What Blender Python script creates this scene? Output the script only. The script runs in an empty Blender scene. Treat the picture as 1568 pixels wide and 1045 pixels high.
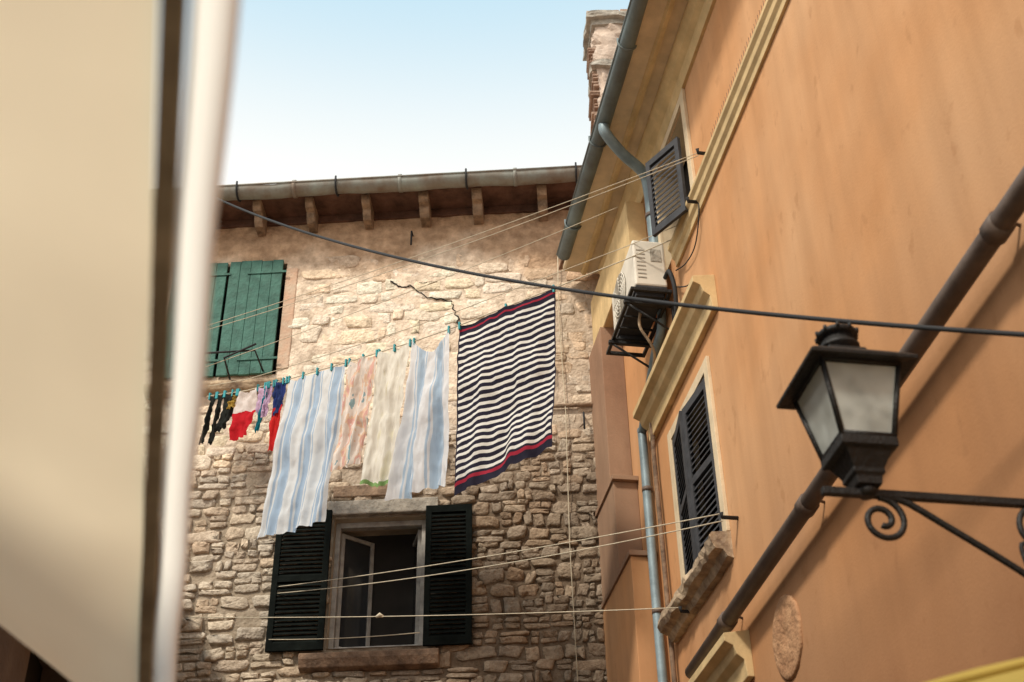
import bpy, bmesh, math, random
from mathutils import Vector, Matrix, noise
random.seed(7)
scene=bpy.context.scene
PI=math.pi
# ------------------------------------------------------------------ frames
C=Vector((0.832,12.0,0.0)); es=Vector((0.9985,-0.0541,0)); ns=Vector((-0.0541,-0.9985,0))
_a=math.radians(-9.45); eo=Vector((math.sin(_a),math.cos(_a),0)); no=Vector((-eo.y,eo.x,0)); O0=Vector((3.075,0,0))
Z=Vector((0,0,1))
def SW(s,o,z): return C+es*s+ns*o+Z*z
def OW(t,o,z): return O0+eo*t+no*o+Z*z
def WW(x,y,z): return Vector((x,y,z))
def sm(a,b,x):
    if a==b: return 0.0
    x=max(0,min(1,(x-a)/(b-a))); return x*x*(3-2*x)
def lerp(a,b,t): return a+(b-a)*t
def mixc(a,b,t): return tuple(a[i]+(b[i]-a[i])*t for i in range(3))
# ------------------------------------------------------------------ materials
def mat(name,base,rough=0.8,var=0.15,scale=6.0,bump=0.0,bscale=40.0,metal=0.0,dark=None,attr=False,streak=0.0,spec=0.3,stretch=None,patch=None,low_shade=0.0):
    m=bpy.data.materials.new(name); m.use_nodes=True; nt=m.node_tree; N=nt.nodes; L=nt.links
    b=N["Principled BSDF"]; b.inputs["Roughness"].default_value=rough; b.inputs["Metallic"].default_value=metal
    b.inputs["Specular IOR Level"].default_value=spec
    tc=N.new("ShaderNodeTexCoord"); mp=N.new("ShaderNodeMapping"); L.new(tc.outputs["Object"],mp.inputs[0])
    if stretch: mp.inputs["Scale"].default_value=stretch
    n=N.new("ShaderNodeTexNoise"); n.inputs["Scale"].default_value=scale; n.inputs["Detail"].default_value=4; n.inputs["Roughness"].default_value=0.6
    L.new(mp.outputs[0],n.inputs["Vector"])
    r=N.new("ShaderNodeMapRange"); r.inputs[1].default_value=0.3; r.inputs[2].default_value=0.7; r.inputs[3].default_value=0; r.inputs[4].default_value=1
    L.new(n.outputs["Fac"],r.inputs[0])
    mx=N.new("ShaderNodeMix"); mx.data_type='RGBA'
    L.new(r.outputs[0],mx.inputs[0])
    d=dark if dark else tuple(c*(1-2*var) for c in base)
    if attr:
        at=N.new("ShaderNodeAttribute"); at.attribute_name="Col"
        k=N.new("ShaderNodeMix"); k.data_type='RGBA'; k.blend_type='MULTIPLY'; k.inputs[0].default_value=1
        L.new(at.outputs["Color"],k.inputs[6]); k.inputs[7].default_value=(1-2*var,1-2.2*var,1-2.4*var,1)
        k2=N.new("ShaderNodeMix"); k2.data_type='RGBA'; k2.blend_type='MULTIPLY'; k2.inputs[0].default_value=1
        L.new(at.outputs["Color"],k2.inputs[6]); k2.inputs[7].default_value=(1+var,1+var,1+var,1)
        L.new(k.outputs[2],mx.inputs[6]); L.new(k2.outputs[2],mx.inputs[7])
    else:
        mx.inputs[6].default_value=(*d,1); mx.inputs[7].default_value=(*[min(1,c*(1+var*0.5)) for c in base],1)
    out=mx.outputs[2]
    def overlay(out,scl,lo,hi,amt,col,ms,detail=5):
        mp2=N.new("ShaderNodeMapping"); mp2.inputs["Scale"].default_value=ms; L.new(tc.outputs["Object"],mp2.inputs[0])
        n2=N.new("ShaderNodeTexNoise"); n2.inputs["Scale"].default_value=scl; n2.inputs["Detail"].default_value=detail; L.new(mp2.outputs[0],n2.inputs["Vector"])
        r2=N.new("ShaderNodeMapRange"); r2.inputs[1].default_value=lo; r2.inputs[2].default_value=hi; r2.inputs[3].default_value=0; r2.inputs[4].default_value=amt
        L.new(n2.outputs["Fac"],r2.inputs[0])
        m2=N.new("ShaderNodeMix"); m2.data_type='RGBA'; L.new(r2.outputs[0],m2.inputs[0]); L.new(out,m2.inputs[6])
        m2.inputs[7].default_value=(*col,1); return m2.outputs[2]
    if patch: out=overlay(out,.55,.40,.68,.75,patch,(1,1,1),5)
    if patch: out=overlay(out,7,.63,.72,.45,tuple(c*.72 for c in base),(1,1,.7),3)
    if streak>0: out=overlay(out,1.6,.38,.75,streak,tuple(c*.5 for c in base),(3,3,.35))
    if low_shade>0:   # light falloff painted in: lower wall browned, edge broken up by noise
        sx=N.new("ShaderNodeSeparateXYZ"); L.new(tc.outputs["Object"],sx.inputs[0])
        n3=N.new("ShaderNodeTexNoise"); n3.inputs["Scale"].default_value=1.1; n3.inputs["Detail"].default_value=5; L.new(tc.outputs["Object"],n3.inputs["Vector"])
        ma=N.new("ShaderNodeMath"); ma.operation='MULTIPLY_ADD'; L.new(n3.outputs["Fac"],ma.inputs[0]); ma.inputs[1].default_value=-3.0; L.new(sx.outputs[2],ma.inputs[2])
        rr=N.new("ShaderNodeMapRange"); rr.inputs[1].default_value=5.0; rr.inputs[2].default_value=2.0; rr.inputs[3].default_value=0; rr.inputs[4].default_value=low_shade; L.new(ma.outputs[0],rr.inputs[0])
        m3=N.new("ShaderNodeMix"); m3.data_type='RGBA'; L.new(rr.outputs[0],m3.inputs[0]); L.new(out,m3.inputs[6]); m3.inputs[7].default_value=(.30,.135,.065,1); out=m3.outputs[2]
    L.new(out,b.inputs["Base Color"])
    if bump>0:
        nb=N.new("ShaderNodeTexNoise"); nb.inputs["Scale"].default_value=bscale; nb.inputs["Detail"].default_value=4; L.new(mp.outputs[0],nb.inputs["Vector"])
        bp=N.new("ShaderNodeBump"); bp.inputs["Strength"].default_value=bump; bp.inputs["Distance"].default_value=0.02
        L.new(nb.outputs["Fac"],bp.inputs["Height"]); L.new(bp.outputs[0],b.inputs["Normal"])
    return m
M={}
M['stone']=mat("stone",(.5,.4,.3),.95,.16,22,.9,38,attr=True,spec=.1)
M['mortar']=mat("mortar",(.5,.4,.3),.97,.18,9,1.0,28,attr=True,spec=.1)
M['orange']=mat("orange_stucco",(.62,.315,.145),.92,.06,1.6,.08,60,streak=.30,spec=.12,patch=(.68,.42,.24),low_shade=.75)
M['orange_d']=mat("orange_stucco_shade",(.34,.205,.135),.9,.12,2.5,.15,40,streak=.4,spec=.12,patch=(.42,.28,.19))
M['yellow']=mat("yellow_trim",(.72,.53,.28),.85,.12,5,.15,50,streak=.4,spec=.2)
M['cream']=mat("cream_paint",(.74,.60,.41),.8,.1,5,.15,50,streak=.25)
M['gutter']=mat("zinc_gutter",(.29,.32,.30),.6,.25,4,.15,30,metal=.15,dark=(.21,.15,.11),stretch=(1,1,.6))
M['gutter2']=mat("zinc_gutter_blue",(.18,.23,.24),.55,.2,3,.1,30,metal=.2,dark=(.11,.12,.12))
M['pipeb']=mat("brown_pipe",(.15,.11,.09),.55,.2,6,.1,40)
M['pipeg']=mat("grey_pipe",(.26,.34,.38),.5,.2,5,.1,40,metal=.2)
M['wood']=mat("old_wood",(.36,.25,.17),.9,.3,10,.6,40)
M['soffit']=mat("soffit_board",(.16,.085,.06),.9,.3,5,.5,30)
M['greenp']=mat("green_paint",(.055,.155,.125),.7,.3,9,.5,30,dark=(.035,.10,.08))
M['darkp']=mat("dark_green_paint",(.008,.011,.010),.9,.25,9,.2,30,spec=.08)
M['greyp']=mat("grey_paint",(.055,.057,.065),.7,.2,9,.2,30)
M['wgrey']=mat("weathered_white_paint",(.42,.40,.37),.7,.2,9,.2,40)
M['acw']=mat("ac_casing",(.74,.69,.60),.5,.08,4,.05,40)
M['black']=mat("black_iron",(.020,.019,.019),.55,.2,20,.35,60,metal=.2,spec=.4)
M['rubber']=mat("cable_rubber",(.028,.029,.032),.7,.1,20)
M['line']=mat("clothes_line",(.62,.55,.42),.8,.1,20)
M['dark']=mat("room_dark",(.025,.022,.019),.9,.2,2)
M['lint']=mat("grey_lintel",(.46,.42,.36),.9,.25,9,.7,30)
M['sill']=mat("stained_sill",(.27,.18,.12),.9,.3,9,.7,30,dark=(.11,.075,.055))
M['osill']=mat("worn_sill",(.52,.40,.27),.9,.3,7,.7,24,dark=(.20,.14,.10))
M['groove']=mat("awning_frame",(.42,.36,.26),.7,.2,7,.1,24)
M['plasterr']=mat("red_plaster",(.52,.33,.23),.9,.25,7,.6,30,dark=(.58,.46,.35))
M['plaque']=mat("plaque_stone",(.48,.28,.155),.9,.25,9,.7,30,dark=(.38,.20,.105))
M['tile']=mat("roof_tile",(.36,.22,.15),.9,.3,5,.5,30)
M['otile']=mat("weathered_tile",(.40,.29,.22),.9,.3,9,.6,30,dark=(.22,.13,.09))
M['chim']=mat("chimney_plaster",(.64,.52,.43),.9,.2,4,.8,18,streak=.35,dark=(.42,.33,.27))
M['paving']=mat("paving",(.36,.32,.26),.8,.25,3,.3,20)
M['leftw']=mat("left_plaster",(.52,.43,.32),.9,.2,2,.4,20,streak=.3)
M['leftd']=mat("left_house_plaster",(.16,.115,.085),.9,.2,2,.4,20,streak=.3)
M['peg']=mat("peg_teal",(.03,.30,.34),.5,.1,9)
def glassmat(name,col,rough,alpha=.5):
    m=bpy.data.materials.new(name); m.use_nodes=True; nt=m.node_tree; N=nt.nodes; L=nt.links
    b=N["Principled BSDF"]; b.inputs["Base Color"].default_value=(*col,1); b.inputs["Roughness"].default_value=rough
    tc=N.new("ShaderNodeTexCoord")
    n=N.new("ShaderNodeTexNoise"); n.inputs["Scale"].default_value=9; n.inputs["Detail"].default_value=4; L.new(tc.outputs["Object"],n.inputs["Vector"])
    r=N.new("ShaderNodeMapRange"); r.inputs[1].default_value=.3; r.inputs[2].default_value=.7; r.inputs[3].default_value=alpha-.22; r.inputs[4].default_value=alpha+.15
    L.new(n.outputs["Fac"],r.inputs[0])
    tr=N.new("ShaderNodeBsdfTranslucent"); tr.inputs[0].default_value=(*col,1)
    tp=N.new("ShaderNodeBsdfTransparent"); tp.inputs[0].default_value=(.85,.88,.85,1)
    m0=N.new("ShaderNodeMixShader"); m0.inputs[0].default_value=.18; L.new(tr.outputs[0],m0.inputs[1]); L.new(tp.outputs[0],m0.inputs[2])
    mx=N.new("ShaderNodeMixShader"); L.new(r.outputs[0],mx.inputs[0]); L.new(b.outputs[0],mx.inputs[1]); L.new(m0.outputs[0],mx.inputs[2])
    L.new(mx.outputs[0],N["Material Output"].inputs[0]); return m
M['frost']=glassmat("frosted_glass",(.66,.71,.69),.18,.5)
M['pane']=mat("window_pane",(.03,.032,.035),.08,.05,2,spec=.8)

def cloth_mat(name,kind,cols,trans=.35,bump=.5):
    m=bpy.data.materials.new(name); m.use_nodes=True; nt=m.node_tree; N=nt.nodes; L=nt.links
    b=N["Principled BSDF"]; b.inputs["Roughness"].default_value=.95; b.inputs["Specular IOR Level"].default_value=.1
    uv=N.new("ShaderNodeUVMap"); uv.uv_map="UVMap"; sp=N.new("ShaderNodeSeparateXYZ"); L.new(uv.outputs[0],sp.inputs[0])
    def ramp(src,stops,const=True):
        r=N.new("ShaderNodeValToRGB"); r.color_ramp.interpolation='CONSTANT' if const else 'LINEAR'
        e=r.color_ramp.elements
        e[0].position=stops[0][0]; e[0].color=(*stops[0][1],1)
        e[1].position=stops[1][0]; e[1].color=(*stops[1][1],1)
        for p,c in stops[2:]:
            x=e.new(p); x.color=(*c,1)
        L.new(src,r.inputs[0]); return r.outputs[0]
    def math_(op,a,bv):
        n=N.new("ShaderNodeMath"); n.operation=op
        if hasattr(a,'links'): L.new(a,n.inputs[0])
        else: n.inputs[0].default_value=a
        if hasattr(bv,'links'): L.new(bv,n.inputs[1])
        else: n.inputs[1].default_value=bv
        return n.outputs[0]
    def mixn(f,a,bv):
        n=N.new("ShaderNodeMix"); n.data_type='RGBA'; L.new(f,n.inputs[0])
        for i,x in ((6,a),(7,bv)):
            if hasattr(x,'links'): L.new(x,n.inputs[i])
            else: n.inputs[i].default_value=(*x,1)
        return n.outputs[2]
    if kind=='vstripe':
        f=math_('FRACT',math_('MULTIPLY',sp.outputs[0],cols[2]),0)
        c=ramp(f,[(0,cols[0]),(.30,cols[1]),(.36,cols[0]),(.42,cols[1]),(.78,cols[0]),(.84,cols[1]),(.90,cols[0])])
    elif kind=='flag':
        f=math_('FRACT',math_('MULTIPLY',sp.outputs[1],25.0),0)
        g=math_('GREATER_THAN',f,.56)
        ed=math_('GREATER_THAN',math_('ABSOLUTE',math_('SUBTRACT',sp.outputs[0],.5),0),.488)
        c=mixn(g,cols[0],cols[1])
        nav=ramp(sp.outputs[1],[(0,(1,1,1)),(.05,(0,0,0)),(.92,(1,1,1)),(.999,(1,1,1))])
        redm=ramp(sp.outputs[1],[(0,(0,0,0)),(.020,(1,1,1)),(.034,(0,0,0)),(.932,(1,1,1)),(.950,(0,0,0))])
        c=mixn(ed,c,cols[0]); c=mixn(nav,c,cols[0]); c=mixn(redm,c,cols[2])
    elif kind=='floral':
        v=N.new("ShaderNodeTexNoise"); v.inputs["Scale"].default_value=4; v.inputs["Detail"].default_value=3; L.new(uv.outputs[0],v.inputs["Vector"])
        c=ramp(v.outputs["Fac"],[(0,(.30,.45,.50)),(.36,cols[0]),(.50,(.82,.60,.45)),(.54,cols[1]),(.60,cols[0]),(.66,(.72,.30,.22)),(.7,cols[0])])
    elif kind=='trim':
        v=N.new("ShaderNodeTexNoise"); v.inputs["Scale"].default_value=5; L.new(uv.outputs[0],v.inputs["Vector"])
        f=math_('GREATER_THAN',sp.outputs[1],.972)
        base=ramp(v.outputs["Fac"],[(0,cols[0]),(.58,cols[0]),(.66,cols[2])],False)
        c=mixn(f,base,cols[1])
    elif kind=='split':
        f=math_('GREATER_THAN',sp.outputs[1],cols[2]); c=mixn(f,cols[0],cols[1])
    else:
        r=N.new("ShaderNodeRGB"); r.outputs[0].default_value=(*cols[0],1); c=r.outputs[0]
    n=N.new("ShaderNodeTexNoise"); n.inputs["Scale"].default_value=8; n.inputs["Detail"].default_value=3
    mm=N.new("ShaderNodeMapRange"); mm.inputs[3].default_value=.86; mm.inputs[4].default_value=1.05; L.new(n.outputs["Fac"],mm.inputs[0])
    q=N.new("ShaderNodeVectorMath"); q.operation='SCALE'; L.new(c,q.inputs[0]); L.new(mm.outputs[0],q.inputs["Scale"]); c=q.outputs[0]
    L.new(c,b.inputs["Base Color"])
    if bump>0:
        nb=N.new("ShaderNodeTexNoise"); nb.inputs["Scale"].default_value=9; nb.inputs["Detail"].default_value=4
        bp=N.new("ShaderNodeBump"); bp.inputs["Strength"].default_value=bump; bp.inputs["Distance"].default_value=.02; L.new(nb.outputs["Fac"],bp.inputs["Height"]); L.new(bp.outputs[0],b.inputs["Normal"])
    t=N.new("ShaderNodeBsdfTranslucent"); L.new(c,t.inputs[0])
    x=N.new("ShaderNodeMixShader"); x.inputs[0].default_value=trans; L.new(b.outputs[0],x.inputs[1]); L.new(t.outputs[0],x.inputs[2]); L.new(x.outputs[0],N["Material Output"].inputs[0])
    return m
# ------------------------------------------------------------------ helpers
def empty(name,loc=(0,0,0)):
    o=bpy.data.objects.new(name,None); o.location=loc; scene.collection.objects.link(o); return o
def mkobj(name,verts,faces,mats,parent=None,smooth=False,cols=None,uvs=None,fm=None):
    me=bpy.data.meshes.new(name); me.from_pydata([tuple(v) for v in verts],[],faces)
    for m in (mats if isinstance(mats,(list,tuple)) else [mats]): me.materials.append(m)
    if smooth:
        for p in me.polygons: p.use_smooth=True
    if cols:
        ca=me.color_attributes.new("Col",'FLOAT_COLOR','POINT')
        for i,c in enumerate(cols): ca.data[i].color=(*c,1)
    if uvs:
        ul=me.uv_layers.new(name="UVMap")
        for lp in me.loops: ul.data[lp.index].uv=uvs[lp.vertex_index]
    me.update()
    o=bpy.data.objects.new(name,me); scene.collection.objects.link(o)
    if parent:
        o.parent=parent; o.matrix_parent_inverse=Matrix.Translation(-Vector(parent.location))
    return o
class Bx:
    def __init__(s,f): s.f=f; s.v=[]; s.q=[]
    def box(s,a0,a1,o0,o1,z0,z1):
        b=len(s.v)
        for z in (z0,z1):
            for (a,o) in ((a0,o0),(a1,o0),(a1,o1),(a0,o1)): s.v.append(s.f(a,o,z))
        s.q+=[[b+i for i in f] for f in ((0,3,2,1),(4,5,6,7),(0,1,5,4),(1,2,6,5),(2,3,7,6),(3,0,4,7))]
        return s
    def hexa(s,pts):
        b=len(s.v); s.v+=pts
        s.q+=[[b+i for i in f] for f in ((0,3,2,1),(4,5,6,7),(0,1,5,4),(1,2,6,5),(2,3,7,6),(3,0,4,7))]
    def prof(s,a0,a1,pr):
        b=len(s.v); n=len(pr)
        for a in (a0,a1):
            for (o,z) in pr: s.v.append(s.f(a,o,z))
        s.q.append([b+i for i in range(n)][::-1]); s.q.append([b+n+i for i in range(n)])
        for i in range(n):
            j=(i+1)%n; s.q.append([b+i,b+j,b+n+j,b+n+i])
        return s
    def make(s,name,m,parent=None,bev=0.0,smooth=False):
        o=mkobj(name,s.v,s.q,m,parent,smooth)
        bm=bmesh.new(); bm.from_mesh(o.data); bmesh.ops.recalc_face_normals(bm,faces=bm.faces); bm.to_mesh(o.data); bm.free()
        if bev>0:
            md=o.modifiers.new("b",'BEVEL'); md.width=bev; md.segments=2; md.limit_method='ANGLE'
        return o
def tube(name,pts,r,m,parent=None,res=10,radii=None,closed=False):
    pts=[Vector(p) for p in pts]; vs=[];fs=[]; n=len(pts); prev=None
    for i,p in enumerate(pts):
        a=pts[max(0,i-1)]; b=pts[min(n-1,i+1)]
        d=(b-a).normalized()
        if prev is None: u=d.orthogonal().normalized()
        else: u=(prev-d*prev.dot(d)).normalized()
        prev=u; w=d.cross(u); rr=radii[i] if radii else r
        for k in range(res):
            an=2*PI*k/res; vs.append(p+(u*math.cos(an)+w*math.sin(an))*rr)
    for i in range(n-1):
        for k in range(res):
            k2=(k+1)%res; fs.append([i*res+k,i*res+k2,(i+1)*res+k2,(i+1)*res+k])
    fs.append(list(range(res))[::-1]); fs.append([(n-1)*res+k for k in range(res)])
    return mkobj(name,vs,fs,m,parent,True)
def smoothpath(pts,n=6):
    pts=[Vector(p) for p in pts]; out=[]
    P=[pts[0]]+pts+[pts[-1]]
    for i in range(1,len(P)-2):
        for k in range(n):
            t=k/n; p0,p1,p2,p3=P[i-1],P[i],P[i+1],P[i+2]
            out.append(.5*((2*p1)+(-p0+p2)*t+(2*p0-5*p1+4*p2-p3)*t*t+(-p0+3*p1-3*p2+p3)*t**3))
    out.append(pts[-1]); return out
def sagline(a,b,sag,n=24): return [a.lerp(b,i/n)-Z*(4*sag*(i/n)*(1-i/n)) for i in range(n+1)]
def panel(f,a0,a1,z0,z1,openings,off,depth,name,m,parent,revm=None):
    A=sorted(set([a0,a1]+[x for o in openings for x in o[:2]])); Zs=sorted(set([z0,z1]+[x for o in openings for x in o[2:4]]))
    v=[];q=[];
    for i in range(len(A)-1):
        for j in range(len(Zs)-1):
            ca=(A[i]+A[i+1])/2; cz=(Zs[j]+Zs[j+1])/2
            if any(o[0]<ca<o[1] and o[2]<cz<o[3] for o in openings): continue
            b=len(v); v+=[f(A[i],off,Zs[j]),f(A[i+1],off,Zs[j]),f(A[i+1],off,Zs[j+1]),f(A[i],off,Zs[j+1])]; q.append([b,b+1,b+2,b+3])
    mkobj(name,v,q,m,parent)
    v=[];q=[]
    for o in openings:
        c=[(o[0],o[2]),(o[1],o[2]),(o[1],o[3]),(o[0],o[3])]
        for k in range(4):
            p,r=c[k],c[(k+1)%4]; b=len(v); v+=[f(p[0],off,p[1]),f(r[0],off,r[1]),f(r[0],off-depth,r[1]),f(p[0],off-depth,p[1])]; q.append([b,b+1,b+2,b+3])
    if q: mkobj(name+"_reveal",v,q,revm or m,parent)
def louver_leaf(name,P0,du,w,z0,z1,m,parent,th=.035,nl=14,rail=.06,mid=True,slatdir=1):
    dn=Vector((-du.y,du.x,0))*slatdir
    def f(a,o,z): return Vector((P0.x,P0.y,0))+du*a+dn*o+Z*z
    B=Bx(f); B.box(0,rail,0,th,z0,z1); B.box(w-rail,w,0,th,z0,z1)
    B.box(rail,w-rail,.002,th-.002,z0,z0+rail*1.3); B.box(rail,w-rail,.002,th-.002,z1-rail*1.3,z1)
    segs=[(z0+rail*1.3,z1-rail*1.3)]
    if mid:
        zm=(z0+z1)/2; B.box(rail,w-rail,.002,th-.002,zm-rail*.5,zm+rail*.5); segs=[(z0+rail*1.3,zm-rail*.5),(zm+rail*.5,z1-rail*1.3)]
    for (a,b) in segs:
        n=max(3,int(nl*(b-a)/(z1-z0))); st=(b-a)/n
        for i in range(n):
            zc=a+st*(i+.5); h=st*.62
            B.hexa([f(rail,0.004,zc+h*.55),f(w-rail,0.004,zc+h*.55),f(w-rail,th-.004,zc-h),f(rail,th-.004,zc-h),
                    f(rail,0.004,zc+h*.55+.007),f(w-rail,0.004,zc+h*.55+.007),f(w-rail,th-.004,zc-h+.007),f(rail,th-.004,zc-h+.007)])
    return B.make(name,m,parent)
def nz(x,y,z=0,o=3): return noise.fractal(Vector((x,y,z)),1.0,2.0,o)
# ================================================================== STONE HOUSE
sh=empty("stone_house",C)
opL=(-2.69,-1.75,6.50,7.90)
opG=(-4.75,-3.47,9.74,11.30)
ops=[opL,opG]
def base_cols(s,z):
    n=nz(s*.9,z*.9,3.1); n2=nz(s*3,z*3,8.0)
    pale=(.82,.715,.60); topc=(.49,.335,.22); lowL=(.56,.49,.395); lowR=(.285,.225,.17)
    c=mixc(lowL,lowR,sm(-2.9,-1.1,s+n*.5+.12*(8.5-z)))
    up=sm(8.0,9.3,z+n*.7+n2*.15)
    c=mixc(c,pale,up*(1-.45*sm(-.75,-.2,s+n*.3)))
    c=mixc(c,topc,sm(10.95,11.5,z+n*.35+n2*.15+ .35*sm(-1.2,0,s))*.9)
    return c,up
def inop(s,z,m=0.0): return any(o[0]-m<s<o[1]+m and o[2]-m<z<o[3]+m for o in ops)
S0,S1,ZB,ZT=-6.0,0.6,4.0,12.02
step=.04
xs=[S0+i*step for i in range(int((S1-S0)/step)+2)]; zs=[ZB+i*step for i in range(int((ZT-ZB)/step)+2)]
def snap(vals,t):
    i=min(range(len(vals)),key=lambda k:abs(vals[k]-t)); vals[i]=t
for o in ops:
    snap(xs,o[0]);snap(xs,o[1]);snap(zs,o[2]);snap(zs,o[3])
V=[];CO=[]
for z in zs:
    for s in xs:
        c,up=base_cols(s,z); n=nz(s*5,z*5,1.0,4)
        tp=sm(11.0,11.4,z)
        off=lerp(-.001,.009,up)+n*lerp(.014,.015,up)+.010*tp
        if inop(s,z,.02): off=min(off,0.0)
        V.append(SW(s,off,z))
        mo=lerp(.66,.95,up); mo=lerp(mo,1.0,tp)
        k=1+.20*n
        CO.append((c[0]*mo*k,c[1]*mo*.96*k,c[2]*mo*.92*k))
Fq=[];W=len(xs)
for j in range(len(zs)-1):
    for i in range(W-1):
        if inop((xs[i]+xs[i+1])/2,(zs[j]+zs[j+1])/2): continue
        Fq.append([j*W+i,j*W+i+1,(j+1)*W+i+1,(j+1)*W+i])
mkobj("mortar_wall",V,Fq,M['mortar'],sh,True,cols=CO)
V=[];Fq=[];CO=[]
z=ZB
def stone(sc,zc,w,h,p,col,rough=1.0):
    b=len(V); n=12
    ph=random.uniform(-.5,.5); base=[]; rot=random.uniform(-.14,.14)*rough*min(1,h/w*1.5); e=random.uniform(.22,.5)
    skew=random.uniform(-.25,.25)*h*rough
    for k in range(n):
        a=2*PI*(k+.5)/n+ph*.5
        ca,sa=math.cos(a),math.sin(a)
        x=math.copysign(abs(ca)**e,ca)*w/2*random.uniform(1-.22*rough,1.06); y=math.copysign(abs(sa)**e,sa)*h/2*random.uniform(1-.30*rough,1.10)
        x+=skew*y/h
        base.append((x*math.cos(rot)-y*math.sin(rot),x*math.sin(rot)+y*math.cos(rot)))
    tl=random.uniform(-.7,.7)*p; tu=random.uniform(-.7,.7)*p
    for (sc_,o) in ((1.0,-.03),(1.0,p*.55),(.93,p*.95),(.5,p*1.0)):
        for (x,y) in base:
            jx=random.uniform(-.005,.005)
            oo=o+(0 if o<0 else (tl*x/w+tu*y/h)*sc_)+ (random.uniform(-.005,.005) if o>0 else 0)
            V.append(SW(sc+x*sc_+jx,oo,zc+y*sc_)); kk=random.uniform(.88,1.09); CO.append(tuple(c*kk for c in col))
    V.append(SW(sc,p*random.uniform(.85,1.1),zc)); CO.append(col)
    for r in range(3):
        for k in range(n):
            k2=(k+1)%n; Fq.append([b+r*n+k,b+r*n+k2,b+(r+1)*n+k2,b+(r+1)*n+k])
    for k in range(n): Fq.append([b+3*n+k,b+3*n+(k+1)%n,b+4*n])
while z<11.75:
    up0=sm(8.4,9.5,z)
    h=random.uniform(.08,.185) if random.random()>.4*up0 else random.uniform(.15,.23)
    s=S0-random.random()*.2
    while s<.5:
        small=sm(-2.2,-.6,s)*(1-up0)
        w=random.uniform(.07,.36)*(1+.25*up0)*(1-.25*small)
        if random.random()<.10: w*=1.5
        gap=random.uniform(.004,.022)
        sc=s+w/2; zc=z+h/2+.09*nz(sc*.9,z*.5,5)+random.uniform(-.022,.022)
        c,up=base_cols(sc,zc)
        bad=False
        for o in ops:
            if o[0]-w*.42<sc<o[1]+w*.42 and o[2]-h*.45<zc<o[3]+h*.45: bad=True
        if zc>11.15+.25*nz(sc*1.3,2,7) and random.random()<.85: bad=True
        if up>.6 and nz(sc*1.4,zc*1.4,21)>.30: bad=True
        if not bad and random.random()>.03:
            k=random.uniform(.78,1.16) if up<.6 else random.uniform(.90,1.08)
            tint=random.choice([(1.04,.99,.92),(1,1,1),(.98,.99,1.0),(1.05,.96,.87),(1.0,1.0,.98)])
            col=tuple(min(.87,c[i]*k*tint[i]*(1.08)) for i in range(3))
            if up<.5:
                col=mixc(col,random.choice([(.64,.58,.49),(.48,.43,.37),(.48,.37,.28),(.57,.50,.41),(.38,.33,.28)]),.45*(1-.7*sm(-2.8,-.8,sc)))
            p=lerp(random.uniform(.012,.038),random.uniform(.008,.022),up)
            r_=random.random(); rg=lerp(1.0,.75,up)
            hh=h*random.uniform(.82,1.14)
            if h>.11 and r_<.45 and up<.7:
                q=random.uniform(.38,.62)
                stone(sc,z+h*q*.5+(zc-z-h/2),w-gap,h*q-.005,p,col,rg)
                kx=random.uniform(.78,1.18); col2=tuple(x*kx for x in col)
                if w>.2 and random.random()<.6:
                    qq=random.uniform(.35,.65); zt=z+h*(q+(1-q)*.5)+(zc-z-h/2)
                    stone(sc-w/2+w*qq/2,zt,w*qq-.006,h*(1-q)-.006,p*.8,col2,rg); stone(sc+w/2-w*(1-qq)/2,zt,w*(1-qq)-.006,h*(1-q)-.006,p,col,rg)
                else: stone(sc+random.uniform(-.01,.01),z+h*(q+(1-q)*.5)+(zc-z-h/2),w-gap,h*(1-q)-.006,p*.8,col2,rg)
            else: stone(sc,zc,w-gap,hh-.006,p,col,rg)
        s+=w
    z+=h
mkobj("rubble_stones",V,Fq,M['stone'],sh,True,cols=CO)
Bx(SW).box(-6,.6,-.4,-.02,0,4.0).make("base_wall",M['leftw'],sh)
for (nm,o) in (("low",opL),("green",opG)):
    v=[];q=[];c=[(o[0],o[2]),(o[1],o[2]),(o[1],o[3]),(o[0],o[3])]
    for k in range(4):
        p,r=c[k],c[(k+1)%4]; b=len(v); v+=[SW(p[0],.01,p[1]),SW(r[0],.01,r[1]),SW(r[0],-.4,r[1]),SW(p[0],-.4,p[1])]; q.append([b,b+1,b+2,b+3])
    mkobj("reveal_"+nm,v,q,M['leftw'],sh)
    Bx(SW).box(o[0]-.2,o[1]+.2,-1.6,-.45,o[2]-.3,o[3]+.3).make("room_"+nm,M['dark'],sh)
def crack(pts,w0,name):
    P=[]; 
    for i in range(len(pts)-1):
        for k in range(6):
            t=k/6; P.append((lerp(pts[i][0],pts[i+1][0],t)+random.uniform(-.022,.022),lerp(pts[i][1],pts[i+1][1],t)+random.uniform(-.022,.022)))
    tube(name,[SW(a,.019,b) for a,b in P],w0,M['dark'],sh,6,[w0*random.uniform(.3,1.3) for _ in P])
crack([(-2.25,10.95),(-2.1,10.85),(-2.0,10.88),(-1.78,10.68),(-1.52,10.62),(-1.45,10.4),(-1.42,10.2)],.008,"wall_crack")
wf=Bx(SW)
a0,a1,z0,z1=opL
for (x0,x1,y0,y1) in ((a0,a0+.05,z0,z1),(a1-.05,a1,z0,z1),(a0+.05,a1-.05,z1-.06,z1),(a0+.05,a1-.05,z0,z0+.05)): wf.box(x0,x1,-.16,-.08,y0,y1)
wf.make("window_frame",M['wgrey'],sh,.004)
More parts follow.
